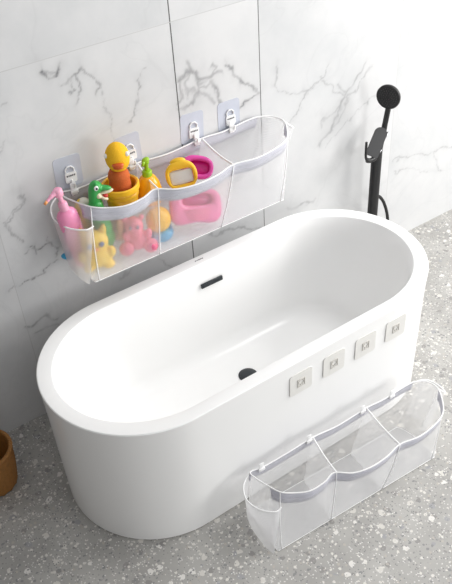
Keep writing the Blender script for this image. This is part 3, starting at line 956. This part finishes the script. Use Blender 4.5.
# --- middle compartment: frame toy, magenta dish, pink handled dish
def oriented(c, normal, up=(0, 0, 1), roll=0):
    nz = Vector(normal).normalized()
    x = Vector(up).cross(nz).normalized(); y = nz.cross(x)
    R = Matrix((x, y, nz)).transposed()
    return R @ RZ(roll)
def slab_outline(bm, out, z0, z1, R, c, hole=None, bev=.0):
    n = len(out)
    def V(p, z): return bm.verts.new(Vector(c) + R @ Vector((p[0], p[1], z)))
    if hole is None:
        prof = [(1 - bev * 2.2, z0), (1 - bev * .6, z0 + (z1 - z0) * .15), (1, (z0 + z1) / 2), (1 - bev * .6, z1 - (z1 - z0) * .15), (1 - bev * 2.2, z1)]
        rs = [[V((p[0] * k, p[1] * k), z) for p in out] for k, z in prof]
        for A, B in zip(rs, rs[1:]):
            for i in range(n): bm.faces.new((A[i], A[(i + 1) % n], B[(i + 1) % n], B[i]))
        bm.faces.new(rs[0][::-1]); bm.faces.new(rs[-1])
    else:
        def off(t):  # t 0 outer .. 1 hole
            return [(p[0] * (1 - t) + h[0] * t, p[1] * (1 - t) + h[1] * t) for p, h in zip(out, hole)]
        loops = [(0, (z0 + z1) / 2), (.06, z1 - (z1 - z0) * .18), (.22, z1), (.78, z1), (.95, z1 - (z1 - z0) * .15), (1, (z0 + z1) / 2), (.95, z0 + (z1 - z0) * .15), (.78, z0), (.22, z0), (.06, z0 + (z1 - z0) * .18)]
        rs = [[V(p, z) for p in off(tt)] for tt, z in loops]
        for j in range(len(rs)):
            A, B = rs[j], rs[(j + 1) % len(rs)]
            for i in range(n): bm.faces.new((A[i], A[(i + 1) % n], B[(i + 1) % n], B[i]))
def oval(a, b, n=40, e=2.0):
    o = []
    for i in range(n):
        t = 2 * math.pi * i / n
        c, s = math.cos(t), math.sin(t)
        o.append((a * math.copysign(abs(c) ** (2 / e), c), b * math.copysign(abs(s) ** (2 / e), s)))
    return o

# pink handled soap dish standing against the front netting
c = Vector((.022, -.190, .836))
R = oriented(c, (-.18, -.85, .42), roll=-10)
O = (.022, -.205, .742)
t = thing('soap_dish', O, 'large bubblegum pink soap dish with a slotted opening behind the netting', 'soap dish')
bm = bmesh.new()
out = [(x * (1 + .0), y - .010 * math.cos(x / .10 * math.pi) * (-1 if y < 0 else .3)) for x, y in oval(.102, .070, 48, 2.8)]
hole = [(x + .008, y + .026) for x, y in oval(.058, .021, 48, 3.2)]
slab_outline(bm, out, -.022, .018, R, c, hole)
ds = link('dish_body', bm, M['dish'], t, origin=O)
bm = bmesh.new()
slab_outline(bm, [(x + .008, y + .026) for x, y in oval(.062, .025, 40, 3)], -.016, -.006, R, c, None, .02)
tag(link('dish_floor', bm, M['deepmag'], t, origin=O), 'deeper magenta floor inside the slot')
bm = bmesh.new()
for k in range(5):
    add_tube(bm, [c + R @ Vector((-.05 + .004 * k, -.012 - k * .009, .0185)), c + R @ Vector((.055 - .004 * k, -.012 - k * .009, .0185))], .0016, seg=6)
link('grip_ridges', bm, M['pinktoy'], ds, origin=O)

# magenta dish behind
c = Vector((.100, -.098, .935))
R = oriented(c, (-.35, -.70, .62), roll=-14)
O = (.100, -.098, .742)
t = thing('soap_dish', O, 'small glossy magenta dish leaning behind the yellow frame toy', 'soap dish')
bm = bmesh.new()
slab_outline(bm, oval(.062, .046, 44, 2.5), -.014, .014, R, c, [(x + .006, y) for x, y in oval(.040, .025, 44, 2.8)])
add_tube(bm, [c + R @ Vector((-.02, -.035, -.006)), c + R @ Vector((-.01, -.10, -.02)), c + R @ Vector((0, -.14, -.05))], [.012, .014, .016], seg=12)
link('dish_body', bm, M['magenta'], t, origin=O)
bm = bmesh.new()
slab_outline(bm, [(x + .006, y) for x, y in oval(.044, .028, 40, 2.8)], -.012, -.005, R, c, None, .02)
tag(link('dish_floor', bm, M['deepmag'], t, origin=O), 'deeper magenta hollow')

# yellow frame toy
c = Vector((.004, -.140, .957))
R = oriented(c, (-.45, -.78, .42), roll=8)
O = (.004, -.140, .742)
t = thing('frame_toy', O, 'round yellow bath toy with a white window panel leaning beside the magenta dish', 'bath toy')
bm = bmesh.new()
slab_outline(bm, oval(.060, .056, 44, 2.2), -.018, .016, R, c, [(x, y - .006) for x, y in oval(.043, .027, 44, 6)])
add_ball(bm, c + R @ Vector((-.002, .052, -.002)), (.030, .014, .014), R, 20)
add_tube(bm, [c + R @ Vector((.01, -.045, -.012)), c + R @ Vector((.01, -.07, -.03)), c + R @ Vector((.01, -.085, -.055))], [.012, .012, .010], seg=12)
b = link('frame', bm, M['yellow'], t, origin=O)
bm = bmesh.new()
add_box(bm, c + R @ Vector((0, -.006, .000)), (.084, .050, .014), R, .003)
tag(link('window_panel', bm, M['foam'], t, origin=O), 'white window panel')

# ---------------------------------------------------------------- wicker basket by the wall
O = (-1.0, -.215, 0)
bk = empty('wicker_basket', O)
tag(bk, 'small round honey brown wicker basket on the floor left of the tub', 'basket')
bm = bmesh.new()
def weave(r, z, k):
    return r
rows, seg = 22, 60
vs = []
for j in range(rows + 1):
    z = .004 + .185 * j / rows
    rr = .080 + .018 * math.sin(math.pi * .5 * j / rows)
    vs.append([bm.verts.new((O[0] + (rr + .0028 * math.sin(i * math.pi / 2 + j * math.pi)) * math.cos(2 * math.pi * i / seg), O[1] + (rr + .0028 * math.sin(i * math.pi / 2 + j * math.pi)) * math.sin(2 * math.pi * i / seg), z)) for i in range(seg)])
for A, B in zip(vs, vs[1:]):
    for i in range(seg): bm.faces.new((A[i], A[(i + 1) % seg], B[(i + 1) % seg], B[i]))
bm.faces.new(vs[0][::-1])
w = link('basket_body', bm, M['wicker'], bk, origin=O)
so = w.modifiers.new('solid', 'SOLIDIFY'); so.thickness = .006; so.offset = -1
bm = bmesh.new()
for q in range(3):
    pts = []
    for i in range(90):
        a = 2 * math.pi * i / 90
        b = a * 15 + q * 2.094
        rr = .0965 + .0045 * math.cos(b)
        pts.append((O[0] + rr * math.cos(a), O[1] + rr * math.sin(a), .192 + .0045 * math.sin(b)))
    add_tube(bm, pts, .0042, seg=6, closed=True)
link('braided_rim', bm, M['wicker'], bk, origin=O)

# ---------------------------------------------------------------- empty organizer on the floor and spare pads on the tub
bag2 = make_bag('mesh_organizer', (0, 0, 0), 0)
bag2.scale = (.86, .86, .86)
bag2.location = (.085, -.925, .004)
bag2.rotation_euler = (0, 0, math.radians(-3))
tag(bag2, 'empty white netting organizer standing on the floor in front of the tub', 'bath organizer')
def make_pad():
    root = empty('adhesive_pad', (0, 0, 0))
    link('pad_sheet', rounded_slab(.098, .098, .0035, .012), M['padw'], root, angle=40)
    bm = bmesh.new()
    for s in (-1, 1):
        add_box(bm, (s * .0150, -.0045, 0), (.003, .003, .036), None, .001)
        add_box(bm, (0, -.0045, s * .0165), (.030, .003, .003), None, .001)
        add_tube(bm, smooth_path([(s * .003, -.0045, .010), (s * .011, -.0045, .008), (s * .010, -.0045, -.002), (s * .004, -.0045, -.004), (s * .004, -.0045, -.012)], 4), .0014, seg=6)
    tag(link('emblem', bm, M['emblem'], root), 'grey square embossed emblem')
    return root
pad0 = make_pad()
labs = ['leftmost of the four cream adhesive pads stuck on the tub side', 'second cream adhesive pad from the left on the tub side',
        'third cream adhesive pad from the left on the tub side', 'rightmost of the four cream adhesive pads stuck on the tub side']
for i, x in enumerate((-.02, .13, .28, .43)):
    o = pad0 if i == 0 else copy_tree(pad0)
    o.location = (x, TY - TB + .0035, .475)
    tag(o, labs[i], 'adhesive pad', 'adhesive pads on the tub side')
